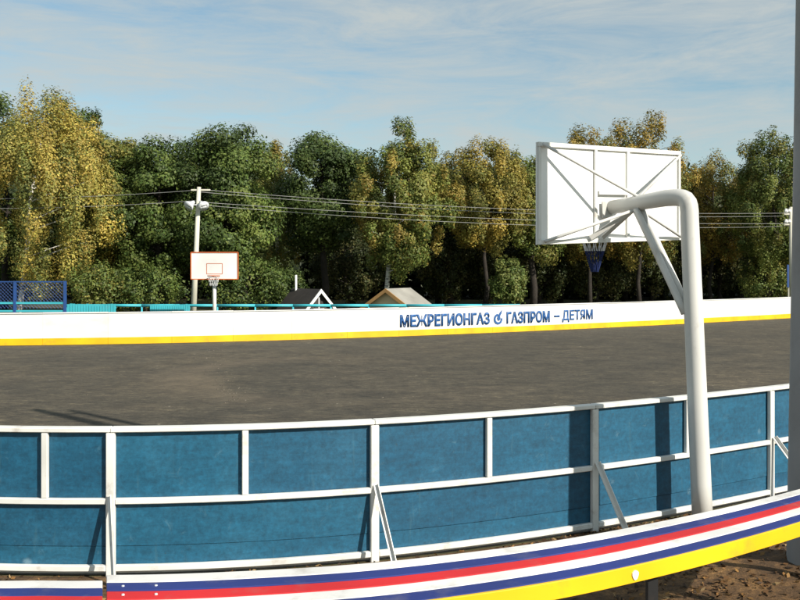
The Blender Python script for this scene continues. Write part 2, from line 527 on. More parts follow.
# crumbled bits of asphalt and pale grit in a loose swathe across the rink
N = 260
u = rng.uniform(0, 1, N)
cpx = 205 + 35 * u + rng.normal(0, 9, N); row = 341 + 70 * u + rng.normal(0, 2.5, N)
ex = rng.random(N) < 0.25
cpx[ex] = rng.uniform(0, 790, ex.sum()); row[ex] = rng.uniform(350, 400, ex.sum())
Yg = H * F / (row - YH)
m = MB()
for x_, y_ in zip((cpx - 400) / F * Yg, Yg):
    r_ = rng.uniform(0.006, 0.020); h_ = r_ * rng.uniform(.4, .9); a0 = rng.uniform(0, 6)
    base_ = [(x_ + r_ * math.cos(a0 + k * 1.5708) * rng.uniform(.7, 1.3), y_ + r_ * math.sin(a0 + k * 1.5708) * rng.uniform(.7, 1.3), 0.004) for k in range(4)]
    top_ = [(x_ + (p[0] - x_) * .6, y_ + (p[1] - y_) * .6, 0.005 + h_) for p in base_]
    m.add(base_ + top_, [(4, 5, 6, 7), (0, 1, 5, 4), (1, 2, 6, 5), (2, 3, 7, 6), (3, 0, 4, 7)])
tag(m.build('grit', earth('grit', [(0.03, 0.025, 0.02), (0.10, 0.085, 0.065), (0.28, 0.25, 0.20)], 0.9, 0.3)), 'loose crumbs of asphalt and pale grit on the rink', 'grit', kind='stuff')

# ------------------------------------------------------------------ far rink boards
s_l = far.at_px(-60) - 13.0; s_r = far.at_px(860) + 13.0
FH = 1.06
fb = empty('rink_boards', tuple(far.pt(far.at_px(400))), 'long white rink boards with yellow foot strip and blue lettering across the asphalt', 'rink boards')
npan = int((s_r - s_l) / 2.0)
for i in range(npan):
    a = s_l + (s_r - s_l) * i / npan; b = s_l + (s_r - s_l) * (i + 1) / npan
    jit = rng.normal(0, 0.002)
    sweep(far, a + 0.0015, b - 0.0015, -0.03 + jit, jit, 0.23, FH - 0.035, 0.7).build('panel', M['far_white'], fb)
    sweep(far, a + 0.003, b - 0.003, -0.025, 0.018, 0.012, 0.23, 0.7).build('foot_strip', M['yellow'], fb)
    sweep(far, a, b - 0.004, -0.06, 0.03, FH - 0.033, FH + rng.normal(0, 0.004), 0.7).build('top_cap', M['far_white'], fb)
    sweep(far, a - 0.04, a + 0.04, -0.12, -0.065, 0.0, FH - 0.04, 0.7).build('post', M['white_steel'], fb)

def letters(body, px0, px1, z0, z1, off=0.032, name='lettering'):
    cu = bpy.data.curves.new(name, 'FONT')
    cu.body = body; cu.size = 1.0; cu.offset = off; cu.resolution_u = 3
    tmp = bpy.data.objects.new('tmp_text', cu)
    COL.objects.link(tmp)
    dg = bpy.context.evaluated_depsgraph_get()
    me = bpy.data.meshes.new_from_object(tmp.evaluated_get(dg))
    bpy.data.objects.remove(tmp)
    bpy.data.curves.remove(cu)
    bm = bmesh.new(); bm.from_mesh(me)
    # cut into thin columns so the word follows the curve of the boards
    r = bmesh.ops.extrude_face_region(bm, geom=bm.faces[:])
    bmesh.ops.translate(bm, verts=[v for v in r['geom'] if isinstance(v, bmesh.types.BMVert)], vec=(0, 0, 1.0))
    bm.normal_update()
    xs_ = [v.co.x for v in bm.verts]; ys_ = [v.co.y for v in bm.verts]
    x0, x1, y0, y1 = min(xs_), max(xs_), min(ys_), max(ys_)
    sa, sb = far.at_px(px0), far.at_px(px1)
    for v in bm.verts:
        s = sa + (sb - sa) * (v.co.x - x0) / (x1 - x0)
        z = z0 + (z1 - z0) * (v.co.y - y0) / (y1 - y0)
        p = far.pt(s, 0.026 if v.co.z > 0.5 else -0.012, z)
        v.co = (p[0] - fb.location[0], p[1] - fb.location[1], p[2])
    bm.normal_update()
    bmesh.ops.recalc_face_normals(bm, faces=bm.faces[:])
    bm.to_mesh(me); bm.free()
    return link_mesh(name, me, M['lettering'], fb)
letters('МЕЖРЕГИОНГАЗ', 400, 489.5, 0.335, 0.80)
letters('ГАЗПРОМ', 506.5, 549.5, 0.335, 0.80)
letters('-', 554, 559.5, 0.53, 0.60)
letters('ДЕТЯМ', 562, 592.5, 0.31, 0.80, 0.017)
# flame emblem between the words: an open ring with a tongue of flame rising from it
def emblem():
    m = MB(); sc_ = far.at_px(498.0); r0, r1 = 0.125, 0.205
    def q(x, z, n): return far.pt(sc_ + x, n, 0.53 + z)
    vs, fs = [], []
    A = np.linspace(math.radians(95), math.radians(370), 22)
    for a in A:
        th = 1.0 if a < math.radians(330) else 0.8
        for r in (r0, r0 + (r1 - r0) * th):
            for n in (-0.012, 0.026):
                vs.append(q(r * math.cos(a), r * math.sin(a), n))
    for i in range(len(A) - 1):
        b = 4 * i
        for (u, v_) in ((0, 1), (1, 3), (3, 2), (2, 0)):
            fs.append((b + u, b + 4 + u, b + 4 + v_, b + v_))
    fs += [(0, 1, 3, 2), (b + 6, b + 7, b + 5, b + 4)]
    m.add(vs, fs)
    fl = [(-0.02, -0.05), (0.06, -0.06), (0.10, 0.02), (0.085, 0.12), (0.15, 0.22), (0.17, 0.34), (0.08, 0.25), (0.00, 0.15), (-0.045, 0.05)]
    vs = [q(x, z, 0.026) for x, z in fl] + [q(x, z, -0.012) for x, z in fl]
    k = len(fl)
    m.add(vs, [tuple(range(k)), tuple(range(2 * k - 1, k - 1, -1))] + [(i, i + k, (i + 1) % k + k, (i + 1) % k) for i in range(k)])
    return m.build('emblem', M['lettering'], fb)
emblem()

# ------------------------------------------------------------------ near rink boards
nb = empty('rink_boards', tuple(near.pt(near.at_px(400))), 'blue plywood rink boards in a white steel frame with slanted braces, nearest the camera', 'rink boards')
main_px = [112, 373, 592, 768]
sm_ = [near.at_px(q) for q in main_px]
pitch = 2.1
posts = [sm_[0] - 2 * pitch, sm_[0] - pitch] + sm_ + [sm_[-1] + pitch, sm_[-1] + 2 * pitch, sm_[-1] + 3 * pitch]
mids = []
for i in range(len(posts) - 1):
    mids.append((posts[i] + posts[i + 1]) / 2)
mids[1] = near.at_px(47); mids[2] = near.at_px(245); mids[3] = near.at_px(487); mids[4] = near.at_px(684)
foot_px = {2: 114.5, 3: 397, 4: 631, 5: 824}
ZT, ZM = 1.2, 0.615
for i, s in enumerate(posts):
    w_ = 0.036
    sweep(near, s - w_, s + w_, 0.016, 0.062, 0.0, ZT - 0.033, 1).build('post', M['white_steel'], nb, bevel=0.006)
    top = near.pt(s, 0.070, ZM + 0.05)
    if i in foot_px:
        Y = near.p(s)[1] - 0.42
        ft = at(foot_px[i], Y, 0.0)
    else:
        ft = near.pt(s, 0.45, 0.0)
    # an angle-iron brace: two thin flanges
    d = ft - top; d /= np.linalg.norm(d)
    tt = near.t(s); side = np.array((tt[0], tt[1], 0.0))
    up = np.cross(side, d); up /= np.linalg.norm(up)
    mb = MB()
    Lb = np.linalg.norm(ft - top)
    mb.box((top + ft) / 2 + side * 0.0, Lb, 0.036, 0.007, d, side, up)
    mb.box((top + ft) / 2 + side * 0.0145 - up * 0.022, Lb, 0.007, 0.037, d, side, up)
    mb.build('brace', M['white_steel'], nb)
for i, s in enumerate(mids):
    sweep(near, s - 0.026, s + 0.026, 0.018, 0.060, ZM + 0.025, ZT - 0.033, 1).build('stud', M['white_steel'], nb, bevel=0.005)
for i in range(len(posts) - 1):
    a, b = posts[i], posts[i + 1]; mdl = mids[i]
    sweep(near, a - 0.0, b - 0.003, -0.030, 0.064, ZT - 0.028, ZT + 0.012).build('top_rail', M['white_steel'], nb, bevel=0.006)
    sweep(near, a + 0.037, b - 0.037, 0.018, 0.062, ZM - 0.024, ZM + 0.024).build('middle_rail', M['white_steel'], nb, bevel=0.006)
    sweep(near, a + 0.037, b - 0.037, 0.018, 0.062, 0.050, 0.100).build('bottom_rail', M['white_steel'], nb, bevel=0.006)
    tl = rng.normal(0, 0.0015, 4)
    sweep(near, a + 0.002, mdl - 0.002, 0.0, 0.014 + tl[0], ZM + 0.002, ZT - 0.032).build('panel', M['blue_panel'], nb)
    sweep(near, mdl + 0.002, b - 0.002, 0.0, 0.014 + tl[1], ZM + 0.002, ZT - 0.032).build('panel', M['blue_panel'], nb)
    sweep(near, a + 0.002, b - 0.002, 0.0, 0.014 + tl[2], 0.246, ZM - 0.002).build('panel', M['blue_panel'], nb)
    sweep(near, a + 0.002, b - 0.002, 0.0, 0.012 + tl[3], 0.05, 0.241).build('panel', M['blue_panel'], nb)
    sweep(near, a + 0.002, b - 0.002, -0.016, -0.002, 0.02, ZT - 0.032).build('inner_lining', M['white_board'], nb)

# ------------------------------------------------------------------ striped spectator benches
HB = 0.90
xr = [60, 105, 180, 260, 340, 440, 500, 560, 600, 650, 700, 740, 800, 860]
yb = [574.8, 574.8, 574.0, 570.3, 565, 555.6, 548, 540, 533.5, 524, 513, 503.5, 488.5, 472]
pb = np.polyfit(xr, yb, 4)
def bench(label, x0, x1, shift, leg_px):
    xx = np.linspace(x0, x1, 46)
    back = []; front = []
    for x in xx:
        y = np.polyval(pb, max(105, min(x, 830))) + shift
        Yb = (H - HB) * F / (y - YH)
        back.append(at(x, Yb)); front.append(at(x, Yb / 1.149))
    back = np.array(back); front = np.array(front)
    root = empty('striped_bench', tuple((back[0] + front[0]) / 2 * np.array((1, 1, 0))), label, 'bench')
    mats = ['bench_white', 'bench_blue', 'bench_red', 'bench_white', 'bench_blue']
    nz_ = rng.normal(0, 0.002, 6)
    def strip(f0, f1, z0, z1):
        m = MB(); vs = []; fs = []
        for i in range(len(xx)):
            w0 = 0.004 * math.sin(i * 0.5 + f0 * 31); w1 = 0.004 * math.sin(i * 0.5 + f1 * 31)
            p0 = back[i] + (front[i] - back[i]) * (f0 + w0); p1 = back[i] + (front[i] - back[i]) * (f1 + w1)
            vs += [(p0[0], p0[1], z0), (p1[0], p1[1], z0), (p1[0], p1[1], z1), (p0[0], p0[1], z1)]
        k = len(xx) - 1
        for i in range(k):
            a = 4 * i
            for j in range(4):
                b = (j + 1) % 4
                fs.append((a + j, a + 4 + j, a + 4 + b, a + b))
        fs += [(0, 1, 2, 3), (4 * k + 3, 4 * k + 2, 4 * k + 1, 4 * k)]
        return m.add(vs, fs)
    cuts = [0.0, 0.195, 0.39, 0.585, 0.785, 0.985]
    for k in range(5):
        strip(cuts[k] + 0.008, cuts[k + 1] - 0.008, HB - 0.035, HB + nz_[k]).build('plank', M[mats[k]], root, bevel=0.003)
    strip(1.002, 1.035, HB - 0.088, HB + 0.004).build('front_board', M['yellow'], root, bevel=0.003)
    # sub-frame runners
    strip(0.10, 0.16, HB - 0.075, HB - 0.037).build('runner', M['black_steel'], root)
    strip(0.84, 0.90, HB - 0.075, HB - 0.037).build('runner', M['black_steel'], root)
    for px in leg_px:
        i = int(np.argmin(np.abs(xx - px)))
        for f in (0.13, 0.87):
            p = back[i] + (front[i] - back[i]) * f
            m = MB(); m.box((p[0], p[1], (HB - 0.077) / 2), 0.055, 0.055, HB - 0.077)
            m.box((p[0], p[1], 0.065), 0.14, 0.14, 0.014)
            m.build('leg', M['black_steel'], root)
        pa = back[i] + (front[i] - back[i]) * 0.16; pc = back[i] + (front[i] - back[i]) * 0.84
        MB().bar((pa[0], pa[1], HB - 0.12), (pc[0], pc[1], HB - 0.12), 0.04, 0.04).build('crossbar', M['black_steel'], root)
    # bolt heads near the ends and over the legs
    for px in [x0 + (x1 - x0) * 0.015] + list(leg_px)[:1]:
        i = int(np.argmin(np.abs(xx - px)))
        for k in range(1, 5):
            p = back[i] + (front[i] - back[i]) * (cuts[k] + cuts[k + 1]) / 2
            MB().tube([(p[0], p[1], HB - 0.003), (p[0], p[1], HB + 0.007)], [0.009, 0.007], 8).build('bolt', M['lamp_metal'], root)
    return root, back, front, xx
rb, bk, fr, xx = bench('long curved bench of white, blue and red planks with bright yellow front board', 106.5, 850, 0.0, [150, 400, 645, 835])
i = int(np.argmin(np.abs(xx - 631)))
pq = bk[i] + (fr[i] - bk[i]) * 1.036
dq = fr[i + 1] - fr[i]; dq /= np.linalg.norm(dq); nq = np.array((dq[1], -dq[0], 0))
m = MB(); vs = [(pq + dq * 0.022 * math.cos(a) * (1 + .15 * math.sin(3 * a)) + np.array((0, 0, HB - 0.045 + 0.026 * math.sin(a))) + nq * 0.004) for a in np.linspace(0, 2 * math.pi, 13)[:-1]]
vs += [v - nq * 0.008 for v in vs]
m.add(vs, [tuple(range(12)), tuple(range(23, 11, -1))] + [(k, k + 12, (k + 1) % 12 + 12, (k + 1) % 12) for k in range(12)])
m.build('paint_patch', M['white_board'], rb)
bench('short end of another striped bench left of the gap, white and blue planks', -160, 102.5, 4.6, [-120, 40])

# ------------------------------------------------------------------ concrete pole at the right edge
GPH = 8.5
cp = empty('concrete_pole', (GP[0], GP[1], 0), 'tall tapered grey concrete pole at the right edge behind the striped bench', 'pole')
def gp_at(z): return np.array((GP[0] + 0.006 * z, GP[1], z))
MB().tube([gp_at(-0.3), gp_at(0), gp_at(3), gp_at(6), gp_at(GPH)], [0.195, 0.19, 0.158, 0.13, 0.105], 14).build('shaft', M['concrete'], cp, smooth=True)
off = np.array((0.42, 0.12, 0))
MB().tube([gp_at(6.6) + off, gp_at(8.3) + off], 0.07, 10).build('shadow_pipe', M['lamp_metal'], cp, smooth=True)  # unseen pipe added to cast a second shadow streak on the asphalt
for z in (6.8, 8.0):
    MB().bar(gp_at(z), gp_at(z) + off, 0.05, 0.06).build('shadow_pipe_arm', M['lamp_metal'], cp)

# ------------------------------------------------------------------ near basketball hoop
def bez(pts, n):
    P = [np.array(p, float) for p in pts]
    out = []
    for t in np.linspace(0, 1, n):
        Q = P[:]
        while len(Q) > 1:
            Q = [Q[i] * (1 - t) + Q[i + 1] * t for i in range(len(Q) - 1)]
        out.append(Q[0])
    return out
PB = at(702.8, 8.7, 0.0); PT = at(689.5, 8.7, 2.98)
bh = empty('basketball_hoop', tuple(PB), 'white goose-neck basketball hoop seen from behind, in front of the blue boards', 'basketball hoop')
AD = np.array((-0.61, 0.79, 0.0)); AD /= np.linalg.norm(AD)
BU = np.array((0.79, 0.61, 0.0)); BU /= np.linalg.norm(BU)
ARM0 = PT + AD * 0.02
def arm(L):     # centre line of the arm at distance L from the pole axis
    p = np.array((PT[0], PT[1], 3.19)) + AD * L
    p[2] = 3.195 - 0.085 * max(0, L - 0.25)
    return p
path = [PB + (PT - PB) * t for t in np.linspace(0, 1, 8)]
path += bez([PT, PT + (0, 0, 0.2), arm(0.02), arm(0.27)], 9)[1:]
path += [arm(0.45), arm(0.7), arm(0.945)]
rad = list(np.linspace(0.098, 0.086, 8)) + list(np.linspace(0.086, 0.083, 8)) + [0.08, 0.076, 0.072]
MB().tube(path, rad, 18).build('pole', M['white_post'], bh, smooth=True)
m = MB().tube([PB, PB + (0, 0, 0.03)], [0.2, 0.2], 16); m.build('base_plate', M['white_post'], bh)
BC = np.array((PT[0], PT[1], 0)) + AD * 0.99         # board reference on the ground plan
S0, S1 = -1.075, 1.245
tilt = 0.09 / 2.32
def bp(s, z, n=0.0):      # a point of the board: s along, z = 0..1 of the height, n towards the camera
    zb = 2.728 + (s - S0) * tilt
    p = BC + BU * s - AD * n
    return np.array((p[0], p[1], zb + 1.008 * z))
def board_bar(a, b, wd, n0, n1, name='frame_bar', mat='white_steel', par=None):
    d = b - a; L = np.linalg.norm(d); d /= L
    s = np.cross(d, -AD); s /= np.linalg.norm(s)
    c = (a + b) / 2 - AD * (n0 + n1) / 2
    return MB().box(c, L, wd, n1 - n0, d, s, -AD).build(name, M[mat], par or board, bevel=0.003, thing=bh)
c = (bp(S0, 0) + bp(S1, 1)) / 2
ud = bp(S1, 0) - bp(S0, 0); W_ = np.linalg.norm(ud); ud /= W_
board = MB().add([bp(S0, 0, 0.0), bp(S1, 0, 0.0), bp(S1, 1, 0.0), bp(S0, 1, 0.0), bp(S0, 0, -0.016), bp(S1, 0, -0.016), bp(S1, 1, -0.016), bp(S0, 1, -0.016)],
                 [(0, 1, 2, 3), (7, 6, 5, 4), (0, 4, 5, 1), (1, 5, 6, 2), (2, 6, 7, 3), (3, 7, 4, 0)]).build('backboard', M['white_board'], bh)
def s_of(px):
    best = min(np.linspace(S0, S1, 800), key=lambda q: abs((lambda p: p[0] / p[1] * F + 400 - px)(bp(q, .5))))
    return best
sm1, sm2 = s_of(594.5), s_of(627)
zz = 0.045
board_bar(bp(S0, 0.022), bp(S1, 0.022), 0.045, 0.002, 0.026)
board_bar(bp(S0, 0.978), bp(S1, 0.978), 0.045, 0.002, 0.026)
for s in (S0 + 0.022, S1 - 0.022):
    board_bar(bp(s, zz), bp(s, 1 - zz), 0.034, 0.002, 0.026)
for s in (sm1, sm2):
    board_bar(bp(s, zz), bp(s, 1 - zz), 0.042, 0.002, 0.026)
board_bar(bp(sm1 + 0.03, 0.515), bp(sm2 - 0.03, 0.515), 0.04, 0.002, 0.04)
HUB = arm(0.60)
for s, z in ((S0 + 0.03, 0.975), (S1 - 0.05, 0.95), (S0 + 0.06, 0.03), (S1 - 0.03, 0.03)):
    MB().tube([bp(s, z, 0.055), HUB + np.array((0, 0, 0.06 if z > .5 else -0.06))], 0.016, 8).build('stay', M['white_post'], bh, smooth=True)
# gusset straps from the arm down to the bottom rail
for q in (sm1 - 0.13, sm1 + 0.06):
    m = MB().bar(bp(q, 0.05, 0.055), arm(0.66) - np.array((0, 0, 0.06)), 0.05, 0.012, AD); m.build('gusset', M['white_post'], bh)
sa_ = s_of(604)
board_bar(bp(sa_ - 0.07, 0.34), bp(sa_ + 0.09, 0.34), 0.17, 0.028, 0.04, 'mount_plate', 'white_post', bh)
PJ = PB + (PT - PB) * (2.06 / 2.98)
for off in (-0.045, 0.045):
    o3 = BU * off
    a = arm(0.60) - np.array((0, 0, 0.07)) + o3; b = PJ + AD * 0.07 + o3
    md = (a + b) / 2 + AD * -0.035 + np.array((0, 0, -0.05))
    MB().tube(bez([a, md, b], 10), 0.036, 10).build('strut', M['white_post'], bh, smooth=True)
def rim_and_net(root, cx, adir, udir, z, r, mats, upper='net', lower='net_blue', rr=0.011, nl=0.42, taper=0.42):
    ring = [cx + (adir * math.cos(a) + udir * math.sin(a)) * r + np.array((0, 0, z)) for a in np.linspace(0, 2 * math.pi, 25)]
    rim_ = MB().tube(ring, rr, 6, cap=False).build('rim', M[mats], root, smooth=True)
    for part, (z0, z1), mm in (('net', (0.0, 0.5), upper), ('net', (0.5, 1.0), lower)):
        m = MB(); K_ = 12
        for k in range(K_):
            for sg in (-1, 1):
                pts = []
                for t in np.linspace(z0, z1, 4):
                    a = 2 * math.pi * (k + sg * t * 1.5) / K_
                    rr_ = r * (1 - taper * t)
                    pts.append(cx + (adir * math.cos(a) + udir * math.sin(a)) * rr_ + np.array((0, 0, z - nl * t)))
                m.tube(pts, 0.0042, 4, cap=False)
        m.build(part, M[mm], rim_, thing=root)
sr = s_of(621)
RC = BC + BU * sr + AD * 0.36
rz = bp(sr, 0)[2] + 0.14
rim_and_net(bh, RC * np.array((1, 1, 0)), AD, BU, rz, 0.17, 'orange', nl=0.46, taper=0.78)
MB().bar(BC + BU * sr + AD * 0.03 + np.array((0, 0, rz)), BC + BU * sr + AD * 0.14 + np.array((0, 0, rz)), 0.12, 0.05).build('rim_bracket', M['orange'], bh)

# ------------------------------------------------------------------ far basketball hoop
YF = 35.0
fb2 = at(214.5, YF)
fh = empty('basketball_hoop', tuple(fb2), 'white basketball hoop facing the camera beyond the far boards', 'basketball hoop')
z0, z1 = zrow(279, YF), zrow(252.5, YF); x0, x1 = at(193.5, YF)[0], at(240, YF)[0]; xm = (x0 + x1) / 2
fboard = MB().box((xm, YF - 0.40, (z0 + z1) / 2), x1 - x0, 0.03, z1 - z0).build('backboard', M['white_board'], fh)
for a, b in (((x0, z0), (x1, z0)), ((x0, z1), (x1, z1)), ((x0, z0), (x0, z1)), ((x1, z0), (x1, z1))):
    MB().bar((a[0], YF - 0.42, a[1]), (b[0], YF - 0.42, b[1]), 0.035, 0.04, (0, 1, 0)).build('frame_bar', M['orange'], fboard, thing=fh)
iw = 0.30
for a, b in (((xm - iw, z0 + .2), (xm + iw, z0 + .2)), ((xm - iw, z0 + .6), (xm + iw, z0 + .6)), ((xm - iw, z0 + .2), (xm - iw, z0 + .6)), ((xm + iw, z0 + .2), (xm + iw, z0 + .6))):
    MB().bar((a[0], YF - 0.418, a[1]), (b[0], YF - 0.418, b[1]), 0.02, 0.008, (0, 1, 0)).build('target_line', M['orange'], fboard, thing=fh)
MB().tube([(fb2[0], YF, 0), (fb2[0], YF, z0 + 0.2)], 0.075, 10).build('pole', M['white_post'], fh, smooth=True)
MB().bar((fb2[0], YF, z0 + 0.18), (fb2[0], YF - 0.38, z0 + 0.25), 0.09, 0.09).build('arm', M['white_post'], fh)
rim_and_net(fh, np.array((xm + 0.02, YF - 0.68, 0)), np.array((0, -1, 0.)), np.array((1, 0, 0.)), z0 + 0.13, 0.225, 'orange', 'net', 'net', 0.02, 0.38)

# ------------------------------------------------------------------ fences behind the far boards
YR = 38.5
rf = empty('railing', tuple(at(250, YR)), 'low turquoise pipe railing running behind the far boards', 'railing')
xa, xb = at(66, YR)[0], at(520, YR)[0]
zt = zrow(305.5, YR)
k = 12
for i in range(k):
    u, v = xa + (xb - xa) * i / k, xa + (xb - xa) * (i + 1) / k
    MB().tube([(u, YR, zt), (v - 0.004, YR, zt)], 0.06, 8).build('top_rail', M['aqua'], rf, smooth=True)
    MB().tube([(u, YR, zt - 0.36), (v - 0.004, YR, zt - 0.36)], 0.035, 8).build('lower_rail', M['aqua'], rf, smooth=True)
    MB().tube([(u, YR + 0.01, 0), (u, YR + 0.01, zt - 0.05)], 0.04, 8).build('post', M['aqua'], rf, smooth=True)
def picket(label, p0, p1, Y, ytop, mat='aqua'):
    r = empty('picket_panel', tuple(at(p0, Y)), label, 'fence panel', 'turquoise picket panels')
    u, v = at(p0, Y)[0], at(p1, Y)[0]; zt_ = zrow(ytop, Y); n_ = 18
    for i in range(n_):
        x = u + (v - u) * (i + 0.5) / n_
        MB().box((x, Y, zt_ / 2 + rng.normal(0, .01)), (v - u) / n_ * 0.86, 0.025, zt_).build('picket', M[mat], r)
    for z in (zt_ * 0.3, zt_ * 0.85):
        MB().box(((u + v) / 2, Y + 0.035, z), v - u, 0.04, 0.07).build('rail', M[mat], r)
picket('turquoise picket panel beside the blue mesh fence', 67, 116, 37.0, 304)
picket('turquoise picket panel left of the cream lamp pole', 150, 190, 37.0, 304.5)
YM = 36.0
mf = empty('mesh_fence', tuple(at(15, YM)), 'dark blue steel frame fence with wire mesh at the left edge', 'fence')
ztm = zrow(281, YM)
xs_p = [at(15 - 50 * q, YM)[0] for q in (2, 1, 0)] + [at(65, YM)[0]]
for x in xs_p:
    MB().box((x, YM, ztm / 2), 0.10, 0.10, ztm).build('post', M['deep_blue'], mf)
for i in range(3):
    u, v = xs_p[i] + 0.05, xs_p[i + 1] - 0.05
    for z, r in ((ztm - 0.03, 0.03), (zrow(303, YM), 0.05), (zrow(311, YM), 0.045)):
        MB().box(((u + v) / 2, YM, z), v - u, r, r * 1.6).build('rail', M['deep_blue'] if r < 0.04 else M['aqua'], mf)
    m = MB()
    for q in np.arange(u - 2, v, 0.14):
        for sg in (1, -1):
            a = [q, ztm - 1.1] if sg == 1 else [q, ztm - 0.06]
            b = [q + 1.04, ztm - 0.06] if sg == 1 else [q + 1.04, ztm - 1.1]
            # clip to the bay
            if b[0] < u or a[0] > v: continue
            if a[0] < u:
                t = (u - a[0]) / (b[0] - a[0]); a = [u, a[1] + (b[1] - a[1]) * t]
            if b[0] > v:
                t = (v - a[0]) / (b[0] - a[0]); b = [v, a[1] + (b[1] - a[1]) * t]
            m.tube([(a[0], YM, a[1]), (b[0], YM, b[1])], 0.006, 3, cap=False)
    m.build('wire_mesh', M['deep_blue'], mf)['kind'] = 'stuff'

# ------------------------------------------------------------------ lamp poles, wires
YL = 40.0
lp = empty('lamp_pole', tuple(at(193, YL)), 'cream pole with two white floodlights near its top, left of the far hoop', 'lamp pole')
ta = at(193, YL, 0); tb = at(199, YL, zrow(187, YL))
MB().tube([ta, ta + (tb - ta) * .5, tb], [0.13, 0.115, 0.09], 10).build('shaft', M['pole_cream'], lp, smooth=True)
lz = zrow(205, YL); lx = at(198, YL)[0]
MB().bar((lx - 0.30, YL - 0.12, lz), (lx + 0.34, YL - 0.12, lz), 0.05, 0.05).build('bracket', M['lamp_metal'], lp)
for sg in (-1, 1):
    c = np.array((lx + sg * 0.26, YL - 0.30, lz))
    m = MB(); q_ = np.array((sg * 0.55, -0.6, -0.58)); m.tube([c - q_ * .22, c - q_ * .08, c + q_ * .10, c + q_ * .16, c + q_ * .15], [0.07, 0.11, 0.24, 0.25, 0.16], 12)
    m.build('floodlight', M['lamp_metal'], lp, smooth=True)
MB().bar((tb[0] - 0.35, YL, zrow(190, YL)), (tb[0] + 0.5, YL, zrow(190, YL)), 0.07, 0.07).build('crossarm', M['pole_cream'], lp)
YP = 51.0
up_ = empty('utility_pole', tuple(at(792, YP)), 'distant utility pole with insulators just left of the concrete pole', 'utility pole')
MB().tube([at(792, YP), at(791, YP, zrow(207, YP))], [0.15, 0.1], 10).build('shaft', M['pole_cream'], up_, smooth=True)
for row in (214, 224.5):
    ca_ = MB().bar(at(784, YP, zrow(row, YP)), at(800, YP, zrow(row, YP)), 0.08, 0.08).build('crossarm', M['pole_cream'], up_)
    for px in (786, 789.5):
        a = at(px, YP, zrow(row, YP)); MB().tube([a + (0, 0, 0.04), a + (0, 0, 0.14), a + (0, 0, 0.3)], [0.05, 0.12, 0.07], 8).build('insulator', M['white_board'], ca_, thing=up_)
def wire(label, a, b, sag, r=0.0095):
    a = np.array(a); b = np.array(b)
    pts = [a + (b - a) * t + np.array((0, 0, -4 * sag * t * (1 - t))) for t in np.linspace(0, 1, 30)]
    me = MB().tube(pts, r, 5, cap=False).build('overhead_wire', M['wire'], None)
    tag(me, label, 'wire', 'overhead wires')
wl = 'thin overhead wire strung between the lamp pole and the utility pole'
wn = ['topmost', 'second from top', 'third from top', 'lowest']
for wi, (r0, r1, sg, dy) in enumerate(((189.5, 213.0, 0.36, 0.0), (191.5, 215.5, 0.42, 0.25), (202.0, 223.5, 0.30, 0.0), (204.5, 226.0, 0.42, 0.25))):
    wire(wn[wi] + ' of the ' + wl[5:].replace('wire', 'wires'), at(199.5 + dy * 4, YL + dy, zrow(r0, YL)), at(790, YP + dy, zrow(r1, YP)), sg)
for (r0, r1) in ((190, 196), (200.5, 205)):
    wire(('upper' if r0 < 195 else 'lower') + ' overhead wire running from the lamp pole out past the left edge', at(198, YL, zrow(r0, YL)), at(-150, YL + 3, zrow(r1, YL + 3)), 0.25)
for (r0, r1) in ((213, 214), (223.5, 225)):
    wire(('upper' if r0 < 220 else 'lower') + ' overhead wire leaving the utility pole to the right', at(792, YP, zrow(r0, YP)), at(1150, YP, zrow(r1, YP)), 0.4)

# ------------------------------------------------------------------ little houses
def gable_house(label, P, yaw, wd, ln, eave, ridge, wall_m, roof_m, trim_m, window=False):
    r = empty('playhouse', tuple(P), label, 'playhouse')
    cy, sy = math.cos(yaw), math.sin(yaw)
    def q(x, y, z): return (P[0] + cy * x - sy * y, P[1] + sy * x + cy * y, z)
    a = wd / 2
    def prism(pts, y0, y1):
        n = len(pts); vs = [q(x, y0, z) for x, z in pts] + [q(x, y1, z) for x, z in pts]
        return MB().add(vs, [tuple(range(n)), tuple(range(2 * n - 1, n - 1, -1))] + [(i, i + n, (i + 1) % n + n, (i + 1) % n) for i in range(n)])
    wall_ = prism([(-a, 0), (a, 0), (a, eave), (0, ridge - 0.02), (-a, eave)], 0, ln).build('wall', M[wall_m], r)
    for sg in (-1, 1):
        o_ = 0.22; sl = (ridge - eave) / a
        pts = [(0, ridge), (sg * (a + o_), eave - sl * o_), (sg * (a + o_), eave - sl * o_ + 0.06), (0, ridge + 0.07)]
        prism(pts if sg < 0 else pts[::-1], -0.2, ln + 0.2).build('roof_slope', M[roof_m], r)
        pts = [(0, ridge - 0.11), (sg * (a + o_), eave - sl * o_ - 0.11), (sg * (a + o_), eave - sl * o_ + 0.07), (0, ridge + 0.08)]
        prism(pts if sg < 0 else pts[::-1], -0.26, -0.205).build('bargeboard', M[trim_m], r)
    if window:
        zc = eave + 0.28 * (ridge - eave)
        for x in (-0.13, 0.13):
            prism([(x - 0.10, zc - 0.2), (x + 0.10, zc - 0.2), (x + 0.10, zc + 0.12), (x - 0.10, zc + 0.12)], -0.03, -0.003).build('window_pane', M['roof_dark'], wall_, thing=r)
        prism([(-0.025, zc - 0.22), (0.025, zc - 0.22), (0.025, zc + 0.3), (-0.025, zc + 0.3)], -0.05, -0.004).build('mullion', M[trim_m], wall_, thing=r)
        prism([(-0.30, zc - 0.29), (0.30, zc - 0.29), (0.30, zc - 0.23), (-0.30, zc - 0.23)], -0.05, -0.004).build('sill', M[trim_m], wall_, thing=r)
Yh = 43.0
gable_house('small dark-roofed playhouse with white gable boards', at(318.5, Yh), math.radians(38), 1.6, 2.2, 0.55, zrow(290.5, Yh), 'roof_dark', 'roof_dark', 'white_board', True)
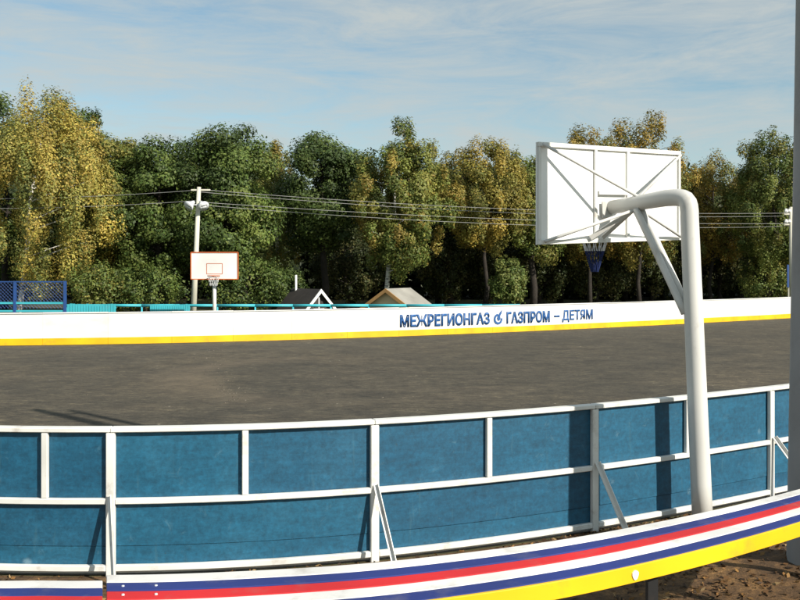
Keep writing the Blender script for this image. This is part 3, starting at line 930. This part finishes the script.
gable_house('small pale wooden playhouse with grey roof under the birch', at(388, Yh), math.radians(-30), 2.6, 2.0, 0.6, zrow(290, Yh), 'wood_pale', 'roof_grey', 'wood_orange')
m = MB().tube([at(296, Yh + 1.5), at(296, Yh + 1.5, zrow(275, Yh + 1.5))], 0.055, 8)
tag(m.build('white_mast', M['white_board'], None, smooth=True), 'thin white mast beside the dark-roofed playhouse', 'mast')
nbd = empty('notice_board', tuple(at(788.5, 52.0)), 'small blue notice board on a post left of the concrete pole', 'notice board')
MB().box(at(788.5, 52.0, zrow(276, 52.0)), 0.18, 0.06, 1.3).build('board', M['deep_blue'], nbd)
MB().tube([at(788.5, 52.1), at(788.5, 52.1, 1.6)], 0.05, 8).build('post', M['pole_cream'], nbd)

# ------------------------------------------------------------------ trees
OAK = [(0.090, 0.128, 0.030), (0.062, 0.096, 0.023), (0.128, 0.162, 0.038), (0.042, 0.066, 0.018)]
OAKD = [(0.058, 0.088, 0.023), (0.038, 0.062, 0.018), (0.084, 0.116, 0.029)]
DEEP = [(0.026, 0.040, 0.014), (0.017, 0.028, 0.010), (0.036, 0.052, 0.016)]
SHADE = [(0.045, 0.055, 0.018), (0.028, 0.038, 0.013), (0.065, 0.062, 0.020)]  # shrub leaves coloured dark to stand for the shade under the crowns
DEEP2 = [(0.040, 0.056, 0.018), (0.026, 0.038, 0.013), (0.056, 0.072, 0.022)]  # back-row leaves darkened: shade inside the wood put into their colour
LIME = [(0.125, 0.165, 0.042), (0.090, 0.130, 0.033), (0.155, 0.175, 0.048)]
BIRCHY = [(0.36, 0.305, 0.070), (0.27, 0.25, 0.062), (0.43, 0.335, 0.075), (0.16, 0.175, 0.048), (0.31, 0.24, 0.055)]
BIRCHG = [(0.175, 0.190, 0.045), (0.125, 0.155, 0.037), (0.23, 0.220, 0.052), (0.26, 0.200, 0.047), (0.098, 0.126, 0.031)]
OLIVE = [(0.24, 0.205, 0.045), (0.175, 0.165, 0.040), (0.31, 0.235, 0.050), (0.12, 0.125, 0.031)]
RUST = [(0.26, 0.185, 0.040), (0.19, 0.16, 0.039), (0.125, 0.135, 0.032), (0.31, 0.215, 0.044)]
GREEN = [(0.110, 0.140, 0.033), (0.074, 0.105, 0.026), (0.150, 0.175, 0.041), (0.170, 0.160, 0.038)]

def make_tree(name, label, px, Y, ytop, wpx, zbase, pal, style='oak', n=20000, seed=1, trunk_px=None, leaf=0.17, group='trees along the far edge of the rink', cat='tree', depth=1.0, lean=0.0):
    rs = np.random.default_rng(seed)
    top = zrow(ytop, Y); R = wpx / 2 / F * Y * 1.2
    n = int(n * 2.1)
    C = at(px, Y); base = at(trunk_px if trunk_px is not None else px, Y)
    root = empty(name, tuple(base), label, cat, group)
    zc = (top + zbase) / 2; RZ = (top - zbase) / 2
    ph = rs.uniform(0, 6.28, 8)
    cen, crad = [], []
    want = 95 if style == 'oak' else 150
    tries = 0
    while len(cen) < want and tries < 6000:
        tries += 1
        d = rs.normal(size=3); d /= np.linalg.norm(d)
        r = rs.uniform(0.30, 1.0) ** 0.45
        th = math.atan2(d[1], d[0])
        wob = 1 + 0.14 * math.sin(3 * th + ph[0]) * math.cos(2 * d[2] * 2 + ph[1]) + 0.10 * math.sin(5 * th + ph[2] + 3 * d[2])
        zz_ = d[2]
        if style == 'oak':
            prof = 1.0 if zz_ < 0.2 else 1 - 0.10 * (zz_ - 0.2)
        elif style == 'birch':
            prof = 1.14 - 0.60 * max(-0.22, zz_)
        else:
            prof = 1.04 - 0.08 * max(0, zz_)
        rc = R * rs.uniform(0.13, 0.33) * (1.0 if style == 'oak' else 0.72)
        p = np.array((d[0] * (R - rc * .8) * r * prof * wob, d[1] * (R - rc * .8) * r * prof * depth * wob, d[2] * max(0.3, RZ - rc * .75) * r))
        cen.append(p); crad.append(rc)
    cen = np.array(cen); crad = np.array(crad)
    # leaves
    wt = crad ** 2; wt /= wt.sum()
    idx = rs.choice(len(cen), size=n, p=wt)
    d = rs.normal(size=(n, 3)); d /= np.linalg.norm(d, axis=1, keepdims=True)
    rr = rs.uniform(0.15, 1.0, n) ** 0.45
    if style == 'birch':
        sclv = np.array((0.62, 0.62, 1.55))
    elif style == 'wisp':
        sclv = np.array((0.75, 0.75, 1.25))
    else:
        sclv = np.array((1.12, 1.12, 0.80))
    off = d * rr[:, None] * crad[idx][:, None] * sclv + rs.normal(0, 0.07, (n, 3))
    if style == 'birch':
        off[:, 2] -= crad[idx] * 0.5
    pos = cen[idx] + off
    pos[:, 2] = np.clip(pos[:, 2], -RZ * 1.05, RZ * 1.03)
    nrm = d * 1.0 + 0.5 * cen[idx] / (np.linalg.norm(cen[idx], axis=1, keepdims=True) + 1e-6) + rs.normal(0, 0.40, (n, 3)) + np.array((0, 0, 0.30))
    pal = np.array(pal)
    cpick = rs.integers(0, len(pal), len(cen))
    lp_ = np.where(rs.random(n) < 0.80, cpick[idx], rs.integers(0, len(pal), n))
    cols = 1.22 * pal[lp_] * rs.uniform(0.80, 1.20, (n, 1)) * rs.uniform(0.8, 1.2, len(cen))[idx][:, None] * rs.normal(1, 0.04, (n, 3))
    origin = np.array((C[0] - base[0], C[1] - base[1], zc))
    pos = pos + origin
    pos[:, 2] = np.maximum(pos[:, 2], 0.15)
    sz = rs.uniform(0.55, 1.45, n) * leaf * 0.84
    me = leaf_mesh('crown', pos, nrm, sz, cols, 0.62, rs)
    link_mesh('crown', me, M['leaf'], root)
    # trunk and limbs
    tr = MB(); hgt = top - 0.06 * (top - zbase)
    tips = origin + np.array((0, 0, RZ * 0.66))
    pts = [np.array((0, 0, -0.1))]
    for t in (0.15, 0.35, 0.55, 0.75, 1.0):
        q = tips * np.array((t ** 1.4, t ** 1.4, t)); q[:2] += rs.normal(0, 0.10, 2)
        pts.append(q)
    tw = 0.20 if style == 'oak' else 0.13
    tr.tube(pts, [tw * 1.25, tw, tw * .85, tw * .65, tw * .4, 0.03], 9)
    bark = M['birch_bark'] if 'birch' in name else M['bark_dark']
    lim = tr
    order = rs.permutation(len(cen))[:22]
    for j in order:
        e = cen[j] + origin
        zt_ = max(zbase * 0.6, min(e[2] - 0.35 * np.linalg.norm(e[:2] - tips[:2] * 0.5), top * 0.85))
        tq = zt_ / tips[2]
        st = np.array([np.interp(zt_, [p[2] for p in pts], [p[k_] for p in pts]) for k_ in range(3)])
        st[2] = zt_
        mid_ = (st + e) / 2 + np.array((0, 0, 0.25))
        r0 = tw * 0.42 * (1 - 0.5 * tq)
        lim.tube(bez([st, mid_, e], 5), [r0, r0 * .8, r0 * .6, r0 * .4, 0.012], 5, cap=False)
    link_mesh('trunk', lim.mesh('trunk'), bark, root, True)
    return root

T = [
 # name, label, px, Y, ytop, width, zbase, palette, style, n, trunk px
 ('yellow_birch', 'tall golden-yellow birch with white trunk at the left edge', 46, 44, 69, 142, 1.3, BIRCHY, 'birch', 36000, 17),
 ('oak_tree', 'dark green tree showing behind the right shoulder of the yellow birch', 76, 50, 82, 62, 1.5, OAK, 'oak', 15000, None),
 ('oak_tree', 'dark green tree behind the yellow birch at the left edge', 4, 52, 82, 74, 1.5, OAKD, 'oak', 12000, None),
 ('leafy_tree', 'green tree just right of the yellow birch', 118, 47, 119, 84, 1.0, GREEN, 'oak', 20000, None),
 ('leafy_tree', 'green tree left of the cream lamp pole', 160, 46, 126, 90, 1.0, OAK, 'oak', 20000, None),
 ('oak_tree', 'big round-topped dark green oak behind the far hoop', 226, 46, 112, 104, 0.9, OAK, 'oak', 27000, None),
 ('small_birch', 'slim yellow-green tree between the big oak and its dark neighbour', 276, 53, 138, 50, 2.0, BIRCHG, 'birch', 9000, None),
 ('oak_tree', 'dark green oak behind the dark-roofed playhouse', 322, 50, 123, 92, 2.8, OAKD, 'oak', 20000, None),
 ('green_birch', 'yellow-green birch with white trunk behind the pale playhouse', 402, 47.5, 119, 92, 1.8, BIRCHG, 'wisp', 30000, 385),
 ('oak_tree', 'small dark tree top right of the yellow-green birch', 450, 57, 149, 52, 3.0, OAKD, 'oak', 9000, None),
 ('olive_tree', 'olive-yellow tree with thin top above the word on the boards', 484, 52, 136, 88, 3.0, OLIVE, 'wisp', 21000, None),
 ('leafy_tree', 'green tree at the left edge of the near backboard', 533, 54, 144, 72, 2.2, GREEN, 'oak', 13000, None),
 ('autumn_tree', 'rust-tinged tree rising above the near backboard', 590, 56, 124, 80, 2.4, RUST, 'wisp', 16000, None),
 ('autumn_tree', 'tall rust-brown tree above the right corner of the near backboard', 640, 56, 110, 96, 2.2, RUST, 'wisp', 23000, None),
 ('autumn_tree', 'yellow-orange tree right of the near hoop', 712, 60, 150, 70, 2.2, RUST, 'wisp', 14000, None),
 ('leafy_tree', 'green birch-like tree left of the concrete pole', 768, 56, 128, 78, 1.6, GREEN, 'wisp', 22000, 779),
 ('leafy_tree', 'green tree partly hidden behind the concrete pole', 838, 57, 112, 96, 1.6, GREEN, 'wisp', 14000, None),
]
for i, (nm, lb, px, Y, yt, wp, zb, pl, stl, n, tp) in enumerate(T):
    lf = {'oak': 0.175, 'birch': 0.13, 'wisp': 0.15}[stl]
    make_tree(nm, lb, px, Y, yt, wp, zb, pl, stl, n, 100 + i, tp, lf)
for i, (px, Y, yt, wp) in enumerate([(-70, 47, 95, 120), (900, 58, 120, 100)]):
    make_tree('oak_tree', ['dark green oak standing left of the picture edge', 'dark green oak standing right of the concrete pole'][i], px, Y, yt, wp, 1.5, OAK, 'oak', 11000, 300 + i, None, 0.2)
# deeper row of trees
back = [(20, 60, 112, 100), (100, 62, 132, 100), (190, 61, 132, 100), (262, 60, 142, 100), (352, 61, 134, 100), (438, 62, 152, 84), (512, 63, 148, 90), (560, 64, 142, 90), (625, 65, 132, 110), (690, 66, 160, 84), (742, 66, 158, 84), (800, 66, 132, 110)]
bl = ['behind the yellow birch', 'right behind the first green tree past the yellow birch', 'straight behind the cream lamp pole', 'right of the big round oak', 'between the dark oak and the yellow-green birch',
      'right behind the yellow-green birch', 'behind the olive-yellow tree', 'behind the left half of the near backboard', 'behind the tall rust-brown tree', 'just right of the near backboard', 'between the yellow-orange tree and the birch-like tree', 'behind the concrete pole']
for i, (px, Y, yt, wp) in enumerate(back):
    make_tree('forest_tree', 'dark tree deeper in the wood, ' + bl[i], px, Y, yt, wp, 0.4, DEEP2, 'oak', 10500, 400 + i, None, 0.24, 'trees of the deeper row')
# undergrowth bushes along the edge of the wood
bushes = [(98, 43, 258, 64, GREEN, 'light green bush below the yellow birch'), (145, 44, 262, 80, OAK, 'green bush behind the turquoise picket panels'),
          (248, 45, 252, 84, OAK, 'green bush right of the far hoop'), (285, 47, 264, 40, OAKD, 'dark bush left of the dark-roofed playhouse'),
          (508, 50, 254, 34, LIME, 'light green sapling above the end of the lettering'),
          (765, 56, 250, 50, GREEN, 'green bush under the birch-like tree at right')]
for i, (px, Y, yt, wp, pl, lb) in enumerate(bushes):
    make_tree('bush', lb, px, Y, yt, wp, 0.1, pl, 'wisp', 3800, 500 + i, None, 0.15, 'bushes along the edge of the wood', 'bush')
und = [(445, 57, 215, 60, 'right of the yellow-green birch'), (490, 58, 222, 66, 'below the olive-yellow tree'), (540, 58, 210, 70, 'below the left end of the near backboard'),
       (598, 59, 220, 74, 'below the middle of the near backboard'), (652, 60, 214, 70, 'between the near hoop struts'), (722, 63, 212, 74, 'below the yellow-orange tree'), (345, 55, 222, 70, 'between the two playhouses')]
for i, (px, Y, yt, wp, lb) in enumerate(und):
    make_tree('tall_shrub', 'tall dark ragged shrub ' + lb, px, Y, yt, wp, 0.2, SHADE, 'wisp', 6500, 600 + i, None, 0.17, 'shrubs with leaves coloured dark as shade', 'shrub')
# the wood behind, one dark mass
N = 120000
X = rng.uniform(-62, 72, N); Y = rng.uniform(70, 86, N)
topz = 8.5 + 1.6 * np.sin(X * 0.35) + 1.1 * np.sin(X * 0.9 + 1.3) + 0.04 * (Y - 70)
Z = topz * rng.uniform(0.0, 1.0, N) ** 0.7
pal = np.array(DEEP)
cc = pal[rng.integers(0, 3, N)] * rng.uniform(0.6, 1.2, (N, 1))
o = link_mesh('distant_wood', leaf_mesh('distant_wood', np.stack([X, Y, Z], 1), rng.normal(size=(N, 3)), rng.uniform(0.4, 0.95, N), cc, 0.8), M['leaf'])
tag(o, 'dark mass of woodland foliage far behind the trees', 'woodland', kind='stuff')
